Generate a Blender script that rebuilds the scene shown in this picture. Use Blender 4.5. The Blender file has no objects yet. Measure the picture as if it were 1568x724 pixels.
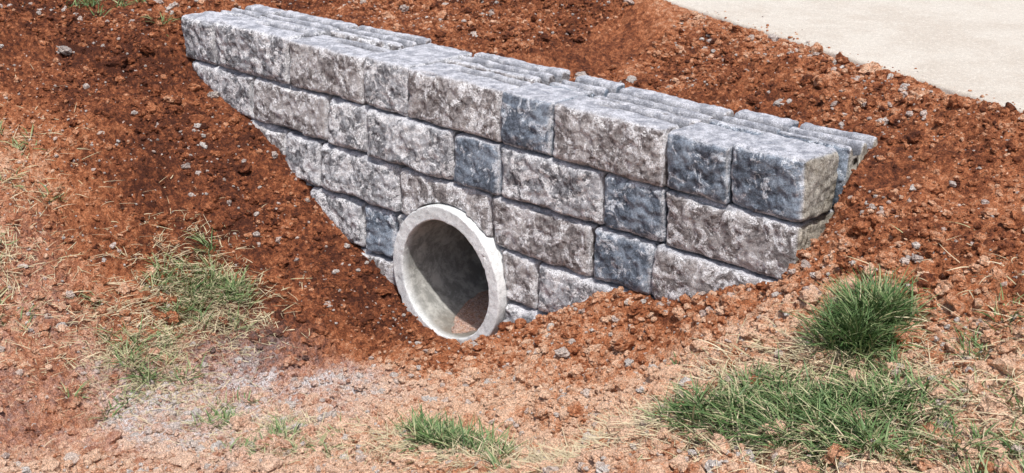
import bpy, bmesh, math, time
import numpy as np
T0=time.time()
rng=np.random.default_rng(7)
scene=bpy.context.scene
scene.view_settings.view_transform='Standard'
scene.view_settings.look='None'
scene.view_settings.exposure=0
# ------------------------------------------------------------ noise
_perm=rng.permutation(256).astype(np.int32);_perm=np.concatenate([_perm,_perm,_perm])
_g=rng.normal(size=(256,3));_g/=np.linalg.norm(_g,axis=1)[:,None]
def perlin(x,y,z):
    x=np.asarray(x,float);y=np.asarray(y,float)+0*x;z=np.asarray(z,float)+0*x
    xi=np.floor(x).astype(np.int32);yi=np.floor(y).astype(np.int32);zi=np.floor(z).astype(np.int32)
    xf=x-xi;yf=y-yi;zf=z-zi
    u=xf*xf*xf*(xf*(xf*6-15)+10);v=yf*yf*yf*(yf*(yf*6-15)+10);w=zf*zf*zf*(zf*(zf*6-15)+10)
    out=0
    for dx in(0,1):
        a=_perm[(xi+dx)&255]
        for dy in(0,1):
            b=_perm[(a+((yi+dy)&255))]
            for dz in(0,1):
                g=_g[_perm[(b+((zi+dz)&255))]]
                d=g[...,0]*(xf-dx)+g[...,1]*(yf-dy)+g[...,2]*(zf-dz)
                wt=(u if dx else 1-u)*(v if dy else 1-v)*(w if dz else 1-w)
                out=out+wt*d
    return out*1.5
def sst(a,b,x):
    t=np.clip((x-a)/(b-a),0,1);return t*t*(3-2*t)
def mk_mesh(name,V,F,attrs=None,mat=None,smooth=True):
    me=bpy.data.meshes.new(name)
    V=np.asarray(V,np.float32);F=np.asarray(F,np.int32);k=F.shape[1]
    me.vertices.add(len(V));me.vertices.foreach_set('co',V.ravel())
    me.loops.add(F.size);me.loops.foreach_set('vertex_index',F.ravel())
    me.polygons.add(len(F));me.polygons.foreach_set('loop_start',np.arange(0,F.size,k,dtype=np.int32))
    me.polygons.foreach_set('use_smooth',np.full(len(F),smooth))
    me.update(calc_edges=True);me.validate()
    for n,a in (attrs or {}).items():
        at=me.attributes.new(n,'FLOAT','POINT');at.data.foreach_set('value',np.asarray(a,np.float32).ravel())
    ob=bpy.data.objects.new(name,me);scene.collection.objects.link(ob)
    if mat:me.materials.append(mat)
    return ob
# ------------------------------------------------------------ materials
def newmat(n):
    m=bpy.data.materials.new(n);m.use_nodes=True;nt=m.node_tree;nt.nodes.clear()
    o=nt.nodes.new('ShaderNodeOutputMaterial');b=nt.nodes.new('ShaderNodeBsdfPrincipled')
    nt.links.new(b.outputs[0],o.inputs[0]);b.inputs['Roughness'].default_value=.9
    b.inputs['Specular IOR Level'].default_value=.25
    return m,nt,b
class G:
    def __init__(s,nt): s.nt=nt
    def N(s,t,**k):
        n=s.nt.nodes.new(t)
        for a,b in k.items(): setattr(n,a,b)
        return n
    def L(s,a,b): s.nt.links.new(a,b)
    def noise(s,scale,detail=6,rough=.6,vec=None,dist=0):
        n=s.N('ShaderNodeTexNoise');n.inputs['Scale'].default_value=scale;n.inputs['Detail'].default_value=detail
        n.inputs['Roughness'].default_value=rough;n.inputs['Distortion'].default_value=dist
        s.L(vec or s.obj(),n.inputs['Vector']);return n.outputs['Fac']
    def obj(s):
        if not hasattr(s,'_o'): s._o=s.N('ShaderNodeNewGeometry').outputs['Position']
        return s._o
    def attr(s,n):
        a=s.N('ShaderNodeAttribute');a.attribute_name=n;return a.outputs['Fac']
    def rng(s,x,a,b,c=0,d=1):
        m=s.N('ShaderNodeMapRange');m.interpolation_type='SMOOTHSTEP'
        s.L(x,m.inputs[0])
        for i,v in zip((1,2,3,4),(a,b,c,d)): m.inputs[i].default_value=v
        return m.outputs[0]
    def math(s,op,a,b=None,clamp=False):
        m=s.N('ShaderNodeMath',operation=op);m.use_clamp=clamp
        for i,v in enumerate((a,b)):
            if v is None: continue
            if isinstance(v,(int,float)): m.inputs[i].default_value=v
            else: s.L(v,m.inputs[i])
        return m.outputs[0]
    def mix(s,f,a,b,blend='MIX'):
        m=s.N('ShaderNodeMix',data_type='RGBA',blend_type=blend)
        if isinstance(f,(int,float)): m.inputs[0].default_value=f
        else: s.L(f,m.inputs[0])
        for i,v in((6,a),(7,b)):
            if isinstance(v,tuple): m.inputs[i].default_value=(*v,1)
            else: s.L(v,m.inputs[i])
        return m.outputs[2]
    def bump(s,h,dist,strength,bsdf,prev=None):
        b=s.N('ShaderNodeBump');b.inputs['Distance'].default_value=dist;b.inputs['Strength'].default_value=strength
        s.L(h,b.inputs['Height'])
        if prev is not None: s.L(prev,b.inputs['Normal'])
        if bsdf is not None: s.L(b.outputs[0],bsdf.inputs['Normal'])
        return b.outputs[0]
def soil_mat(name,clod=False):
    m,nt,b=newmat(name);g=G(nt)
    dry=g.attr('dry');silt=g.attr('silt')
    n1=g.noise(7,4,.65);n2=g.noise(45,5,.7);n3=g.noise(240,3,.7)
    d=g.math('ADD',dry,g.math('MULTIPLY',g.math('SUBTRACT',n1,.5),1.0))
    d=g.math('ADD',d,g.math('MULTIPLY',g.math('SUBTRACT',n2,.5),1.7),True)
    if clod: d=g.math('ADD',d,g.attr('tone'),True)
    r=g.N('ShaderNodeValToRGB');e=r.color_ramp;e.elements[0].position=0;e.elements[0].color=(.075,.022,.011,1)
    e.elements[1].position=1;e.elements[1].color=(.74,.49,.34,1)
    for p,c in((.25,(.22,.068,.028,1)),(.5,(.43,.160,.070,1)),(.78,(.61,.33,.20,1))):
        x=e.elements.new(p);x.color=c
    g.L(d,r.inputs[0]);c=r.outputs[0]
    sp=g.rng(n3,.3,.7,.45,1.45)
    sm=g.math('MULTIPLY',silt,g.rng(g.noise(60,5,.8),.42,.55,.35,1.0))
    c=g.mix(g.math('MULTIPLY',sm,1,True),c,(.64,.59,.58))
    if clod:
        c=g.mix(g.attr('stone'),c,g.mix(n2,(.36,.31,.28),(.80,.75,.70)))
    hs=g.N('ShaderNodeHueSaturation');g.L(c,hs.inputs['Color']);g.L(sp,hs.inputs['Value']);c=hs.outputs[0]
    g.L(c,b.inputs['Base Color'])
    nb=g.bump(g.noise(120,4,.7),.012,.9,None)
    g.bump(g.noise(420,2,.7),.003,.9,b,nb)
    return m
def block_mat(name,dark,mid,light,wlo,wamt,white=(.86,.855,.87)):
    m,nt,b=newmat(name);g=G(nt)
    n1=g.noise(9,6,.66,dist=.5);n2=g.noise(60,6,.75);n3=g.noise(260,3,.8);n4=g.noise(15,7,.76,dist=.8);n5=g.noise(120,4,.75)
    c=g.mix(g.rng(n2,.40,.6),dark,mid)
    c=g.mix(g.math('MULTIPLY',g.rng(n1,.46,.58),.8),c,light)
    w=g.math('MULTIPLY',g.rng(n4,wlo,wlo+.035),g.rng(n5,.40,.50,.25,1))
    w=g.math('MULTIPLY',w,wamt)
    c=g.mix(w,c,white)
    ed=g.math('MULTIPLY',g.attr('edge'),g.rng(n2,.40,.55,.1,.85),True)
    c=g.mix(ed,c,(.74,.74,.77))
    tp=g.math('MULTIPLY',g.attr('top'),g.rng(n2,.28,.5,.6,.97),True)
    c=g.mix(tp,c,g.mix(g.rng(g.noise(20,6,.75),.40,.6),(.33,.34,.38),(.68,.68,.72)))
    c=g.mix(g.math('MULTIPLY',g.attr('groove'),.8,True),c,(.07,.065,.065))  # recess shade painted into the groove colour
    c=g.mix(g.math('MULTIPLY',g.attr('side'),.8,True),c,g.mix(g.rng(n2,.35,.6),(.24,.205,.15),(.60,.54,.44)))  # warm sunlit tan painted onto the right-hand end faces
    s=g.rng(n3,.3,.7,.5,1.42)
    hs=g.N('ShaderNodeHueSaturation');g.L(c,hs.inputs['Color']);g.L(s,hs.inputs['Value'])
    g.L(hs.outputs[0],b.inputs['Base Color'])
    nb=g.bump(n2,.008,.8,None);nb=g.bump(n5,.003,.8,None,nb)
    g.bump(n3,.0015,.8,b,nb)
    return m
M_blue=block_mat('block_blue_grey',(.085,.105,.135),(.19,.23,.29),(.33,.385,.46),.535,.85,(.76,.80,.86))
M_warm=block_mat('block_warm_grey',(.14,.125,.125),(.35,.32,.315),(.55,.52,.515),.50,.95)
M_grey=block_mat('block_grey',(.115,.117,.13),(.34,.345,.365),(.55,.555,.585),.49,.97)
M_soil=soil_mat('soil');M_clod=soil_mat('soil_clods_mat',True)
# ------------------------------------------------------------ terrain
PX,PZ,PR,PRI=-1.505,-.782,.290,.234
CX=np.array([-60,-8,-4.5,-3.6,-3.25,-2.98,-2.73,-2.51,-2.37,-2.08,-1.83,-1.66,-1.5,-1.40,-1.25,-1.02,-.86,-.72,-.56,-.4,-.17,-.02,.03,.09,.2,.4,.7,1.2,3,60])
CZ=np.array([.1,.1,.02,-.08,-.19,-.33,-.41,-.51,-.61,-.81,-.905,-.98,-1.02,-1.02,-.94,-.80,-.71,-.62,-.61,-.565,-.46,-.40,-.31,-.23,-.17,-.14,-.10,-.06,0,0])
EDX=np.array([.937,-.350]);EN=np.array([.350,.937]);EC=.35*(-.24)+.937*.83+.03
def base(x,y):
    ay=np.maximum(-y,0);ayc=np.minimum(ay,3.5)
    ax=-1.5-.25*ayc
    sh=(ax+1.5)
    L=np.interp(x-sh,CX,CZ)
    R=np.interp(x-sh*.3,CX,CZ)-.5*(1-np.exp(-ay/.8))
    fl=-1.02-.02*ayc+.16*np.abs(x-ax)
    fl=np.minimum(fl,-.45)
    L=np.maximum(L,fl-.02)
    R=np.where(R>fl,R,fl)+.02*np.exp(-np.abs(R-fl)/.05)
    t=sst(-.2,.2,x-ax)
    F=L*(1-t)+R*t
    t2=sst(0,.12,ay);F=F*t2+np.interp(x,CX,CZ)*(1-t2)
    e=x*EN[0]+y*EN[1]-EC
    B=-.045+.13*sst(-.50,-.02,e)+.0*x
    B=np.where(x<-3,B+.03*sst(-3,-5,x),B)
    a=np.interp(x,[-4.2,-3.3,-3.2,-.005,.05,.12,.6],[-.5,-.12,.30,.30,-.03,-.10,-.5])
    b=np.interp(x,[-4.2,-3.3,-3.2,-.005,.05,.12,.6],[.5,.32,.37,.37,.24,.26,.6])
    w=sst(a,b,y)
    far=sst(4,14,np.hypot(x+1.5,y))
    h=F*(1-w)+B*w
    return h*(1-far)+(-.05)*far, w, e
def height(x,y,detail=True):
    h,w,e=base(x,y)
    inw=(x>-3.24)&(x<.02)&(y>.02)&(y<.375)
    onroad=sst(.0,.07,e)*(1-sst(3.2,3.4,e))
    near=1-sst(3,8,np.hypot(x+1.5,y))
    amp=np.where(inw,0,1)*(1-.85*onroad)
    n=.030*perlin(x*2.2,y*2.2,1)*near
    if detail:
        a1=perlin(x*7,y*7,5.3);a2=perlin(x*17,y*17,9.1);a3=perlin(x*38,y*38,3.7);a4=perlin(x*80,y*80,6.2)
        rough=.7+.9*sst(-.3,.4,perlin(x*1.3,y*1.3,20))
        n=n+(.024*a1+rough*(.021*(1-2*np.abs(a2))+.013*(.5-np.abs(a3)*1.6)+.006*a4))*near
    wc=np.exp(-np.abs(y)/.05)*((x>-3.2)&(x<0.05))
    wb=np.exp(-np.maximum(y-.39,0)/.08)*((x>-3.25)&(x<0.03)&(y>.3))
    ek=np.exp(-np.abs(e)/.06)
    h=h+n*amp*(1-.5*wc)*(1-.5*ek)*(1-.75*wb)-.12*onroad
    m=np.exp(-((x-PX-.06)**2/.022+(y+.03)**2/.012))
    h=np.where(y<.02,h*(1-m)+m*np.minimum(h,-1.022),h)
    return h
def masks(x,y):
    h,w,e=base(x,y)
    ax=-1.5-.25*np.minimum(np.maximum(-y,0),3.5)
    right=sst(-.25,.45,x-ax);ay=np.maximum(-y,0)
    front=right*(.46+.44*sst(.0,.5,ay))+(1-right)*(.16+.40*sst(.55,1.1,ay))
    front=front-.10*sst(.03,.0,ay)*right
    dry=front*(1-w)+w*(.27+.20*sst(-.35,0,e))
    dry=dry+.24*perlin(x*1.8,y*1.8,31)
    silt=1.5*np.exp(-((x-ax-.20)**2/.11))*sst(.40,.72,ay)*sst(1.5,1.15,ay)+.25*sst(.9,1.4,ay)*sst(1.5,.8,x-ax)
    silt=silt*(.3+.7*sst(-.35,.25,perlin(x*4,y*4,44)+.5*perlin(x*11,y*11,4)+.4*perlin(x*30,y*30,4)+.12))
    return np.clip(dry,0,1),np.clip(silt,0,1)
def axis(lo,hi,step,far=350):
    c=np.arange(lo,hi+1e-6,step);o=[];s=step;v=hi
    while v<far: s*=1.22;v+=s;o.append(v)
    p=[];s=step;v=lo
    while v>-far: s*=1.22;v-=s;p.append(v)
    return np.concatenate([p[::-1],c,o])
xs=axis(-4.6,1.3,.0075);ys=axis(-2.1,1.5,.0075)
X,Y=np.meshgrid(xs,ys,indexing='xy');nx,ny=len(xs),len(ys)
Z=np.empty_like(X);D=np.empty_like(X);S=np.empty_like(X)
for i in range(0,ny,100):
    s=slice(i,i+100);Z[s]=height(X[s],Y[s]);D[s],S[s]=masks(X[s],Y[s])
idx=np.arange(nx*ny).reshape(ny,nx)
F=np.stack([idx[:-1,:-1],idx[:-1,1:],idx[1:,1:],idx[1:,:-1]],-1).reshape(-1,4)
fx=X.ravel()[F].mean(1);fy=Y.ravel()[F].mean(1)
F=F[~((np.abs(fx-PX)<PR*.96)&(fy>.0)&(fy<.372))]
ground=mk_mesh('ground',np.stack([X,Y,Z],-1).reshape(-1,3),F,{'dry':D.ravel(),'silt':S.ravel()},M_soil)
print('terrain',time.time()-T0)
# ------------------------------------------------------------ wall blocks
wall=bpy.data.objects.new('block_retaining_wall',None);scene.collection.objects.link(wall)
def block(name,x0,x1,z0,z1,y0,y1,mat,seed,res=.007,r=.02,face=.013,grooves=None,endside=False,topvis=False,taper=0):
    n=[max(4,int(round((b-a)/res))) for a,b in((x0,x1),(y0,y1),(z0,z1))]
    if not topvis and not endside: n[1]=max(4,int((y1-y0)/.012))
    NX,NY,NZ=n
    I,J,K=np.meshgrid(range(NX+1),range(NY+1),range(NZ+1),indexing='ij')
    sf=(I==0)|(I==NX)|(J==0)|(J==NY)|(K==0)|(K==NZ)
    id_=-np.ones(I.shape,int);id_[sf]=np.arange(sf.sum())
    hx,hy,hz=(x1-x0)/2,(y1-y0)/2,(z1-z0)/2
    P=np.stack([(I[sf]/NX*2-1)*hx,(J[sf]/NY*2-1)*hy,(K[sf]/NZ*2-1)*hz],-1)
    def quads(a):return np.stack([a[:-1,:-1],a[1:,:-1],a[1:,1:],a[:-1,1:]],-1).reshape(-1,4)
    Fs=[quads(id_[:,0,:]),quads(id_[:,-1,:])[:,::-1],quads(id_[0])[:,::-1],quads(id_[-1]),quads(id_[:,:,0])[:,::-1],quads(id_[:,:,-1])]
    Fq=np.concatenate(Fs)
    hh=np.array([hx,hy,hz])
    so=seed*13.7
    rr=r*(1+.8*perlin(P[:,0]*11+so,P[:,1]*11,P[:,2]*11))
    rr=np.clip(rr,.005,min(hh)*.9)[:,None]
    inn=np.clip(P,-(hh-rr),hh-rr);d=P-inn;ln=np.linalg.norm(d,axis=1)[:,None]+1e-9
    Nn=d/ln;Q=inn+Nn*rr
    ed=1-np.max(np.abs(Nn),axis=1);ed=np.clip(ed/.29,0,1)
    wx,wy,wz=Q[:,0]+so,Q[:,1]+so*.3,Q[:,2]
    f=np.clip(-Nn[:,1],0,1);side=np.abs(Nn[:,0]);top=np.clip(Nn[:,2],0,1)
    a=perlin(wx*7,wy*7,wz*7);b_=perlin(wx*18,wy*18,wz*18);c=perlin(wx*42,wy*42,wz*42);e=perlin(wx*85,wy*85,wz*85)
    ux=np.clip((hx-np.abs(Q[:,0]))/.04,0,1);uz=np.clip((hz-np.abs(Q[:,2]))/.035,0,1)
    pill=np.minimum(ux,uz);pill=pill*(2-pill)
    tilt=np.sin(seed*7.1)*.012
    dy=-(face*(.7*a+.6*(.45-np.abs(b_))*1.3+.4*c+.3*e)+.006*pill+tilt*Q[:,2]*4)
    q=Q.copy()
    q[:,1]+=f*dy
    nn=.003*b_+.0022*c+.0014*e
    q+=Nn*nn[:,None]*(1-f)[:,None]
    rough_side=(.006*a+.006*(.4-np.abs(b_))+.004*c) if endside else 0
    q[:,0]+=np.sign(Nn[:,0])*side*rough_side
    q[:,2]+=.005*perlin(wx*5,3.3,so)*(np.abs(Nn[:,2]))
    q[:,0]+=.006*perlin(wz*9,7.7,so)
    ch=np.clip(perlin(wx*7,wy*7+9,wz*7)-.22,0,1)*ed*f**.3
    q-=Nn*(ch*.07)[:,None]
    gm=np.zeros(len(q))
    if grooves:
        for gi,(gy,gw,gd,xa,xb) in enumerate(grooves):
            yy=q[:,1]+hy-gy+.004*perlin(wx*12,so+gy*40,2)
            gwv=gw*(1+.35*perlin(wx*8,so+gy*70,5))
            xr=(Q[:,0]/hx+1)/2
            lim=sst(xa-.05,xa+.03,xr)*sst(xb+.05,xb-.03,xr)
            pr=np.exp(-(yy/(gwv*.5))**4)*lim
            q[:,2]-=gd*pr*(Q[:,2]>hz-.03)
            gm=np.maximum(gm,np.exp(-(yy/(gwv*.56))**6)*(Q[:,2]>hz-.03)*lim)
    q+=np.array([(x0+x1)/2,(y0+y1)/2,(z0+z1)/2])
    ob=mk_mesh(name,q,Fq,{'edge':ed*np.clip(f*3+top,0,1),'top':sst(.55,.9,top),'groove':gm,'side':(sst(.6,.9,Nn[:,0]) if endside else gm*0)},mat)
    ob.parent=wall
    return ob
H=.2;g=.003
rows=[
 (0,[-3.2,-2.96,-2.46,-2.0,-1.745,-1.25,-1.0,-.517,-.268,0.0],'ggwgwbwbb' ,0),
 (1,[-3.16,-2.715,-2.22,-1.973,-1.494,-1.25,-.775,-.516,-.010],'gwggbgbw',0),
 (2,[-2.95,-2.505,-2.272,-1.79,-1.298,-.818,-.557,-.015],'wggwwbw',0),
 (3,[-2.6,-2.35,-2.0,-1.82,-1.25,-1.07,-.6,-.1],'ggbgwgg',0),
 (4,[-2.25,-1.8,-1.3,-.93,-.5],'wggg',0)]
mats={'g':M_grey,'w':M_warm,'b':M_blue}
cut=[];sd=1
for k,xsr,ms,_ in rows:
    for i in range(len(xsr)-1):
        a,b=xsr[i]+g,xsr[i+1]-g;sd+=1
        y0=.007*math.sin(sd*5.3)
        last=(i==len(xsr)-2)
        m=mats[ms[i]]
        if k==0:
            if i==3:
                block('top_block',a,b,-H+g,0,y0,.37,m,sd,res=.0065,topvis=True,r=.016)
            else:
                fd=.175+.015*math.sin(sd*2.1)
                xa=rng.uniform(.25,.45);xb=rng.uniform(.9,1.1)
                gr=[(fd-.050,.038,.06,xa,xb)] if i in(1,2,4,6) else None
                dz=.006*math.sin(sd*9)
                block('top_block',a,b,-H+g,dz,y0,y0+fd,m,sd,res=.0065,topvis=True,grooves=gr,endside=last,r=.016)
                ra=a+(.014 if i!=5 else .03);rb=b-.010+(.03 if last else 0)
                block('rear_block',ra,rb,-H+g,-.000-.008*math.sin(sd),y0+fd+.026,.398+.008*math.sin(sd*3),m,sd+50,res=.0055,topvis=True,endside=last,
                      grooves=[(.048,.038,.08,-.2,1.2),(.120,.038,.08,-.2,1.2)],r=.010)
        else:
            r_=block('face_block',a,b,-H*(k+1)+g,-H*k-g,y0,.24,m,sd,res=.0066,endside=last and k<3)
            if a<PX+PR+.02 and b>PX-PR-.02 and k>=2: cut.append(r_)
bm=bmesh.new();bmesh.ops.create_cone(bm,cap_ends=True,segments=96,radius1=PR+.006,radius2=PR+.006,depth=2)
me=bpy.data.meshes.new('c');bm.to_mesh(me);bm.free();co=bpy.data.objects.new('c',me);scene.collection.objects.link(co)
co.rotation_euler=(math.pi/2,0,0);co.location=(PX,0,PZ)
bpy.context.view_layer.update()
for o in cut:
    md=o.modifiers.new('b','BOOLEAN');md.object=co;md.operation='DIFFERENCE';md.solver='EXACT'
bpy.context.view_layer.update()
dg=bpy.context.evaluated_depsgraph_get()
for o in cut:
    nm=bpy.data.meshes.new_from_object(o.evaluated_get(dg));o.modifiers.clear();o.data=nm
bpy.data.objects.remove(co)
print('blocks',time.time()-T0)
# ------------------------------------------------------------ pipe
def lathe(prof,nseg,cx,cz,closed=False):
    prof=np.array(prof);th=np.linspace(0,2*np.pi,nseg,endpoint=False)
    R=prof[:,0][:,None];Yv=prof[:,1][:,None]
    V=np.stack([cx+R*np.cos(th),Yv+0*th,cz+R*np.sin(th)],-1)
    n=len(prof);id_=np.arange(n*nseg).reshape(n,nseg);id2=np.roll(id_,-1,1)
    Fq=np.stack([id_[:-1],id2[:-1],id2[1:],id_[1:]],-1).reshape(-1,4)
    return V.reshape(-1,3),Fq
def catr(nt,b,c1,c2,c3,sc=9):
    gg=G(nt);n1=gg.noise(sc,6,.65,dist=.4);n2=gg.noise(70,5,.7);n3=gg.noise(300,3,.75)
    c=gg.mix(gg.rng(n1,.38,.62),c1,c2);c=gg.mix(gg.math('MULTIPLY',gg.rng(n2,.50,.64),.6),c,c3)
    hs=gg.N('ShaderNodeHueSaturation');gg.L(c,hs.inputs['Color']);gg.L(gg.rng(n3,.3,.7,.72,1.22),hs.inputs['Value']);c=hs.outputs[0]
    gg.L(c,b.inputs['Base Color']);gg.bump(n3,.002,.6,b,gg.bump(n2,.004,.5,None));return gg,c
M_pipe,nt,b=newmat('pipe_concrete');gg,c=catr(nt,b,(.66,.68,.68),(.82,.83,.83),(.50,.51,.50))
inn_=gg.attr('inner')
c=gg.mix(inn_,c,gg.mix(gg.rng(gg.noise(14,7,.75,dist=.3),.40,.62),(.24,.24,.225),(.50,.495,.465)))  # bore colour darkened to paint in the shade inside the pipe
brown_tint=gg.attr('brown_tint')
c=gg.mix(gg.math('MULTIPLY',brown_tint,gg.rng(gg.noise(18,5,.7),.3,.7,.5,1),True),c,(.17,.135,.10));gg.L(c,b.inputs['Base Color'])  # brown tint, stronger deeper in and low on the pipe
fy0=-.04;prof=[]
for t in np.linspace(2.6,.1,26): prof.append((PR,t))
for t in np.linspace(.09,fy0+.008,10): prof.append((PR,t))
for t in np.linspace(0,1,5): prof.append((PR-.006*(1-math.cos(t*math.pi/2)),fy0+.006*(1-math.sin(t*math.pi/2))))
for t in np.linspace(.1,.9,8): prof.append((PR-.006-(PR-PRI-.011)*t,fy0))
for t in np.linspace(0,1,5): prof.append((PRI+.005-.005*math.sin(t*math.pi/2),fy0+.005*(1-math.cos(t*math.pi/2))))
for t in np.linspace(.0,2.6,130): prof.append((PRI,t))
V,Fq=lathe(prof,260,PX,PZ)
rad=np.hypot(V[:,0]-PX,V[:,2]-PZ)[:,None];dirn=np.stack([(V[:,0]-PX),0*V[:,0],(V[:,2]-PZ)],-1)/rad
nz=perlin(V[:,0]*9,V[:,1]*9,V[:,2]*9)*.0022+perlin(V[:,0]*30,V[:,1]*30,V[:,2]*30)*.0016+perlin(V[:,0]*70,V[:,1]*70,V[:,2]*70)*.001
chip=np.clip(perlin(V[:,0]*22,V[:,1]*22,V[:,2]*22+4)-.35,0,1)*.02*(V[:,1]<fy0+.03)
V+=dirn*(nz-chip*np.where(rad[:,0]>(PR+PRI)/2,1,-1))[:,None];fr=(V[:,1]<fy0+.02)
V[:,1]+=np.where(fr,nz*1.0,0)
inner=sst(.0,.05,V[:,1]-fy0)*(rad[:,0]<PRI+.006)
brown_tint=np.where(inner>.1,.05+.45*sst(.2,1.3,V[:,1])+.8*sst(-.18,-.23,V[:,2]-PZ)*.8,0)+.4*sst(-.2,-.29,V[:,2]-PZ)
pipe=mk_mesh('concrete_culvert_pipe',V,Fq,{'brown_tint':np.clip(brown_tint,0,1),'inner':inner},M_pipe)
u=np.linspace(-1,1,60);v=np.linspace(-.03,2.6,260);U,Vv=np.meshgrid(u,v)
zl=PZ-PRI-.002+.046*sst(-.03,.30,Vv)+.02*sst(.3,1,Vv)+(.005*perlin(U*3,Vv*5,2)+.004*perlin(U*12,Vv*25,8))*sst(-.03,.1,Vv)
hw=np.sqrt(np.maximum(PRI**2-(zl-PZ)**2,0))+.002
Vs=np.stack([PX+U*hw,Vv,zl],-1).reshape(-1,3)
ii=np.arange(60*260).reshape(260,60);Fs=np.stack([ii[:-1,:-1],ii[:-1,1:],ii[1:,1:],ii[1:,:-1]],-1).reshape(-1,4)
sed=mk_mesh('silt_deposit',Vs,Fs,{'dry':np.full(len(Vs),.7),'silt':np.full(len(Vs),.45)},M_soil);sed.parent=pipe
th=np.linspace(0,2*np.pi,48,endpoint=False)
Vp=np.concatenate([np.stack([PX+PR*.98*np.cos(th),0*th+2.59,PZ+PR*.98*np.sin(th)],-1),[[PX,2.59,PZ]]])
Fp=np.array([[i,(i+1)%48,48] for i in range(48)])
pl=mk_mesh('pipe_end_blocker',Vp,Fp,{'dry':np.zeros(49),'silt':np.zeros(49)},M_soil);pl.parent=pipe  # added disc, closes the unseen pipe end against stray light
# ------------------------------------------------------------ path slab
M_path,nt,b=newmat('path_concrete');catr(nt,b,(.52,.46,.39),(.58,.53,.46),(.68,.64,.57),3)
us=np.concatenate([np.linspace(-40,-4,40),np.linspace(-3.9,4,500),np.linspace(4.1,40,40)])
pr=[(0,-.12),(0,-.05),(0,-.012),(.004,-.004),(.012,0)]+[(t,0) for t in np.concatenate([np.linspace(.03,1.2,60),np.linspace(1.25,2.97,30)])]+[(2.99,-.01),(3,-.12)]
pr=np.array(pr);UU,W=np.meshgrid(us,pr[:,0]);ZZ=np.repeat(pr[:,1][:,None],len(us),1)
wob=.006*perlin(UU*6,0*UU,3)+.004*perlin(UU*25,0*UU,8)
W=W+np.where(W<.02,wob,wob*np.exp(-W/.05))
ox,oy=EN[0]*EC,EN[1]*EC
Xr=ox+UU*EDX[0]+W*EN[0];Yr=oy+UU*EDX[1]+W*EN[1]
Zr=.105+ZZ+.0015*perlin(Xr*20,Yr*20,1)*(W>.02)
n_,m_=W.shape;ii=np.arange(n_*m_).reshape(n_,m_);Fr=np.stack([ii[:-1,:-1],ii[:-1,1:],ii[1:,1:],ii[1:,:-1]],-1).reshape(-1,4)
mk_mesh('concrete_path',np.stack([Xr,Yr,Zr],-1).reshape(-1,3),Fr,None,M_path)
# ------------------------------------------------------------ clods
def ico(s):
    bm=bmesh.new();bmesh.ops.create_icosphere(bm,subdivisions=s,radius=1);bm.verts.ensure_lookup_table()
    v=np.array([p.co[:] for p in bm.verts]);f=np.array([[q.index for q in fc.verts] for fc in bm.faces]);bm.free();return v,f
def rotm(n):
    q=rng.normal(size=(n,4));q/=np.linalg.norm(q,axis=1)[:,None];w,x,y,z=q.T
    return np.stack([1-2*(y*y+z*z),2*(x*y-z*w),2*(x*z+y*w),2*(x*y+z*w),1-2*(x*x+z*z),2*(y*z-x*w),2*(x*z-y*w),2*(y*z+x*w),1-2*(x*x+y*y)],-1).reshape(n,3,3)
def clods(name,n,smin,smax,sub,power,dens,mat,stonep=.05,smooth=False):
    x=rng.uniform(-4.8,1.5,n*5);y=rng.uniform(-2.3,1.6,n*5)
    keep=rng.uniform(size=n*5)<dens(x,y);x=x[keep][:n];y=y[keep][:n];n=len(x)
    s=smin*(smax/smin)**(rng.uniform(size=n)**power)
    h=height(x,y);ee=x*EN[0]+y*EN[1]-EC;h=np.where(ee>.005,.1045,h);v,f=ico(sub)
    sc=rng.uniform(.6,1.15,(n,1,3));R=rotm(n)
    vv=v[None]*sc
    off=rng.uniform(0,200,(n,1,3));pp=v[None]*1.3+off
    nz=perlin(pp[...,0],pp[...,1],pp[...,2]);pp2=v[None]*3.1+off;nz2=perlin(pp2[...,0],pp2[...,1],pp2[...,2])
    vv=vv*(1+.5*nz+.28*nz2)[...,None]
    if sub>=3:
        pp3=v[None]*7+off;vv=vv*(1+.16*perlin(pp3[...,0],pp3[...,1],pp3[...,2]))[...,None]
    vv=np.einsum('nij,nkj->nki',R,vv);vv[...,2]*=.78
    vv=vv*s[:,None,None]
    c=np.stack([x,y,h+s*rng.uniform(.0,.45,n)],-1)
    V=(vv+c[:,None]).reshape(-1,3);k=len(v)
    Fc=(f[None]+(np.arange(n)*k)[:,None,None]).reshape(-1,3)
    d,si=masks(x,y);tone=rng.normal(.12,.18,n);st=(rng.uniform(size=n)<stonep)*rng.uniform(.6,1,n)
    rep=lambda a:np.repeat(a,k)
    return mk_mesh(name,V,Fc,{'dry':rep(d),'silt':rep(si*.5),'tone':rep(tone),'stone':rep(st)},mat,smooth)
def ok(x,y,m=.0,rd=0):
    h,w,e=base(x,y)
    inwall=(x>-3.24-m)&(x<.04+m)&(y>-.015-m)&(y<.405+m)
    road=np.where((e>-.02-m)&(e<3.3),rd*np.exp(-np.maximum(e,0)/.03),1.)
    pm=(np.abs(x-PX-.03)<.17)&(y>-.10)
    return (~inwall&~pm)*road
def dn(pfreq,bias,m=0.,rd=0):
    def f(x,y):
        h,w,e=base(x,y);ax=-1.5-.25*np.maximum(-y,0)
        floor=np.exp(-((x-ax)**2/.12))*sst(.25,.6,-y)
        rightbank=sst(.1,.5,x-ax)*(1-w)
        back=w*sst(-.5,-.1,e)
        return ok(x,y,m,rd)*np.clip(bias+.6*perlin(x*pfreq,y*pfreq,60)+.5*rightbank+.25*back-.2*floor,0.03,1)
    return f
clods('soil_clods',420,.022,.042,3,1.3,dn(1.6,.08,.02),M_clod,.03)
clods('soil_clods',4500,.013,.026,3,1.4,dn(2,.15,.012),M_clod,.06)
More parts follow.
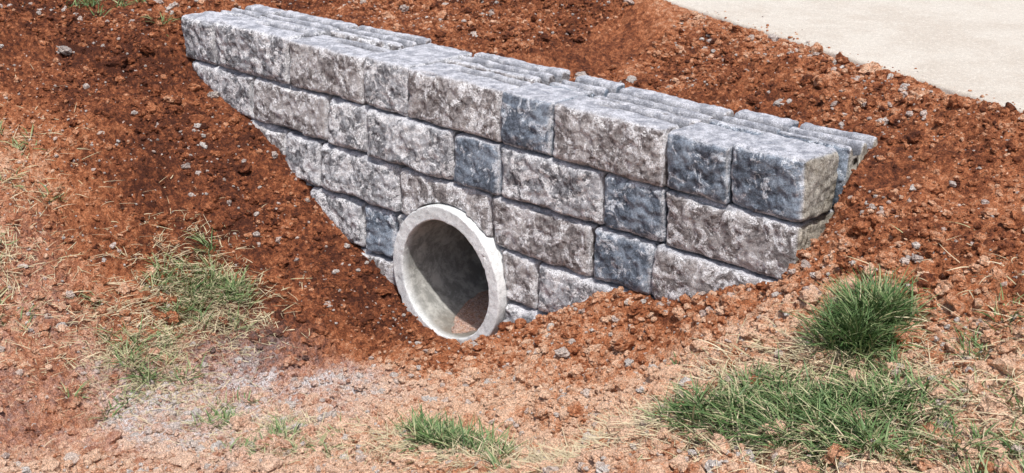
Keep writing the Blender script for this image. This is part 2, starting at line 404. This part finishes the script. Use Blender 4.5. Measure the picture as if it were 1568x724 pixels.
clods('soil_clods',26000,.0065,.015,2,1.4,dn(2.5,.3,.005),M_clod,.09)
clods('soil_crumbs',75000,.0028,.0075,1,1.3,dn(3,.5,0,.3),M_clod,.11)
clods('gravel',4500,.004,.020,2,1.6,lambda x,y:ok(x,y)*np.clip(masks(x,y)[1]*1.3-.2,0,1)*(np.abs(x+1.5)<1.2),M_clod,.75)
print('clods',time.time()-T0)
# ------------------------------------------------------------ grass
M_grass,nt,b=newmat('grass_blades');gg=G(nt)
r=gg.N('ShaderNodeValToRGB');e=r.color_ramp
e.elements[0].position=0;e.elements[0].color=(.045,.090,.028,1);e.elements[1].position=1;e.elements[1].color=(.60,.50,.34,1)
for p,c in((.3,(.085,.16,.05,1)),(.55,(.19,.26,.11,1)),(.75,(.40,.38,.21,1))):
    x=e.elements.new(p);x.color=c
gg.L(gg.attr('tone'),r.inputs[0]);gg.L(r.outputs[0],b.inputs['Base Color']);b.inputs['Roughness'].default_value=.5
def blades(cx,cy,rad,n,lmin,lmax,tone,tsd,lay,clump=0,w0=.0022):
    if clump:
        cc=rng.normal(size=(clump,2))*np.array(rad)*.6+[cx,cy];ci=rng.integers(0,clump,n)
        lean=rng.normal(size=(clump,2))*.4
        p=cc[ci]+rng.normal(size=(n,2))*.016;out=(p-cc[ci])/.03+lean[ci]
    else:
        p=np.stack([cx+rng.normal(size=n)*rad[0]*.6,cy+rng.normal(size=n)*rad[1]*.6],-1);out=np.zeros((n,2))
    keep=ok(p[:,0],p[:,1],.01)>.5;p=p[keep];out=out[keep];n=len(p)
    z=height(p[:,0],p[:,1])-.004
    a=rng.uniform(0,2*np.pi,n);dirv=np.stack([np.cos(a),np.sin(a)],-1)+out*.8;dirv/=np.linalg.norm(dirv,axis=1)[:,None]+1e-6
    L=rng.uniform(lmin,lmax,n);ly=np.clip(rng.normal(lay,.22,n),.05,1.35)
    curl=rng.uniform(.3,1.3,n)*(1.2-lay*.5)
    seg=5;pts=[np.stack([p[:,0],p[:,1],z],-1)];ang=ly.copy();bend=rng.normal(0,.25,n)
    dcur=dirv.copy()
    for i in range(seg):
        st=L/seg
        q=pts[-1]+np.stack([dcur[:,0]*np.sin(ang)*st,dcur[:,1]*np.sin(ang)*st,np.cos(ang)*st],-1)
        pts.append(q);ang=np.minimum(ang+curl/seg,1.9 if lay<.9 else 1.6)
        cb,sb=np.cos(bend/seg*2),np.sin(bend/seg*2);dcur=np.stack([dcur[:,0]*cb-dcur[:,1]*sb,dcur[:,0]*sb+dcur[:,1]*cb],-1)
    pts=np.stack(pts,1)
    gz=height(pts[...,0],pts[...,1],False)+.006
    pts[...,2]=np.maximum(pts[...,2],np.where(np.arange(seg+1)[None]>0,gz,-9))
    sidev=np.stack([-dirv[:,1],dirv[:,0],rng.normal(0,.5,n)],-1);sidev/=np.linalg.norm(sidev,axis=1)[:,None]
    wd=w0*rng.uniform(.6,1.3,n)[:,None]*np.array([.8,1,1,.85,.6,.08])[None]
    A=pts-sidev[:,None]*wd[...,None];B=pts+sidev[:,None]*wd[...,None]
    V=np.stack([A,B],2).reshape(-1,3);k=2*(seg+1)
    f=np.array([[2*i,2*i+1,2*i+3,2*i+2] for i in range(seg)])
    Fg=(f[None]+(np.arange(n)*k)[:,None,None]).reshape(-1,4)
    t=np.clip(rng.normal(tone,tsd,n),0,1);tt=np.clip(t[:,None]+np.linspace(.06,-.02,k)[None],0,1)
    return V,Fg,tt.ravel()
def grass(name,specs):
    Vs,Fs,Ts=[],[],[];o=0
    for s in specs:
        V,Fg,t=blades(**s);Vs.append(V);Fs.append(Fg+o);Ts.append(t);o+=len(V)
    return mk_mesh(name,np.concatenate(Vs),np.concatenate(Fs),{'tone':np.concatenate(Ts)},M_grass)
def S_(cx,cy,rx,ry,n,l0,l1,tone,lay,clump=0,tsd=.14,w0=.0020):
    return dict(cx=cx,cy=cy,rad=(rx,ry),n=n,lmin=l0,lmax=l1,tone=tone,tsd=tsd,lay=lay,clump=clump,w0=w0)
grass('green_grass',[
 S_(.44,-.38,.06,.10,2800,.06,.16,.38,.55,40,.2),
 S_(.48,-.74,.20,.11,5200,.04,.12,.42,.8,90,.22),
 S_(.62,-.60,.12,.12,1200,.04,.11,.42,.8,28,.2),
 S_(1.1,-.6,.3,.3,1500,.04,.11,.44,.8,40,.2),
 S_(.20,-.80,.06,.03,260,.05,.11,.40,.8,7,.2),
 S_(-.62,-.87,.13,.06,1100,.04,.11,.42,.7,24,.2),
 S_(-1.25,-1.06,.30,.12,520,.03,.08,.5,.8,26,.18),
 S_(-2.18,-.68,.15,.13,900,.04,.12,.48,.7,24,.18),
 S_(-1.95,-1.06,.14,.14,520,.04,.10,.5,.8,18,.18),
 S_(-2.9,-1.3,.7,.35,1000,.04,.10,.52,.8,50,.18),
 S_(-.15,-.35,.05,.04,40,.03,.05,.4,.7,3),
 S_(-3.75,.15,.25,.2,350,.04,.09,.4,.7,12),
])
grass('dry_grass',[
 S_(.47,-.68,.28,.20,6500,.03,.13,.92,1.35,0,.09,.0013),
 S_(1.0,-.5,.4,.4,2600,.03,.13,.92,1.35,0,.09,.0013),
 S_(.42,-.40,.12,.14,1300,.03,.11,.9,1.3,0,.09,.0013),
 S_(-.10,-.86,.36,.09,2900,.03,.12,.95,1.38,0,.06,.0012),
 S_(-.65,-.92,.26,.08,1700,.03,.11,.9,1.38,0,.08,.0012),
 S_(-1.25,-1.08,.36,.14,1500,.03,.10,.9,1.35,0,.08,.0012),
 S_(-2.15,-.72,.24,.22,3600,.03,.11,.92,1.35,0,.08,.0012),
 S_(-2.0,-1.10,.28,.18,1800,.03,.11,.92,1.35,0,.08,.0012),
 S_(-2.9,-1.3,.7,.4,3500,.03,.11,.92,1.35,0,.08,.0012),
])
print('grass',time.time()-T0)
# ------------------------------------------------------------ light
sd_=np.array([.38,-.30,.88]);sd_/=np.linalg.norm(sd_)
el=math.asin(sd_[2]);az=math.atan2(sd_[0],sd_[1])
w=bpy.data.worlds.new('World');scene.world=w;w.use_nodes=True;nt=w.node_tree
bg=nt.nodes['Background'];sk=nt.nodes.new('ShaderNodeTexSky');sk.sky_type='NISHITA';sk.sun_disc=False
sk.sun_elevation=el;sk.sun_rotation=az;sk.dust_density=3;sk.air_density=1
nt.links.new(sk.outputs[0],bg.inputs[0]);bg.inputs[1].default_value=.135
sl=bpy.data.lights.new('sun','SUN');sl.energy=4.1;sl.angle=math.radians(1.5);sl.color=(1,.965,.92)
so=bpy.data.objects.new('sun',sl);scene.collection.objects.link(so)
from mathutils import Vector,Matrix
so.rotation_euler=Vector(sd_).to_track_quat('Z','Y').to_euler()
# ------------------------------------------------------------ camera
C=(2.0732,-3.4842,1.1933);yaw,pit,f,roll=.8183,.3474,2145.0,.0098
fh=Vector((-math.cos(yaw),math.sin(yaw),0));r=Vector((math.sin(yaw),math.cos(yaw),0))
fw=fh*math.cos(pit)+Vector((0,0,-math.sin(pit)));up=r.cross(fw)
r2=r*math.cos(roll)+up*math.sin(roll);u2=r2.cross(fw)
cam=bpy.data.cameras.new('camera');cam.sensor_width=36;cam.lens=36*f/1568;cam.clip_start=.05;cam.clip_end=2000
co=bpy.data.objects.new('camera',cam);scene.collection.objects.link(co)
M=Matrix(((r2.x,u2.x,-fw.x,C[0]),(r2.y,u2.y,-fw.y,C[1]),(r2.z,u2.z,-fw.z,C[2]),(0,0,0,1)))
co.matrix_world=M;scene.camera=co
print('done',time.time()-T0)
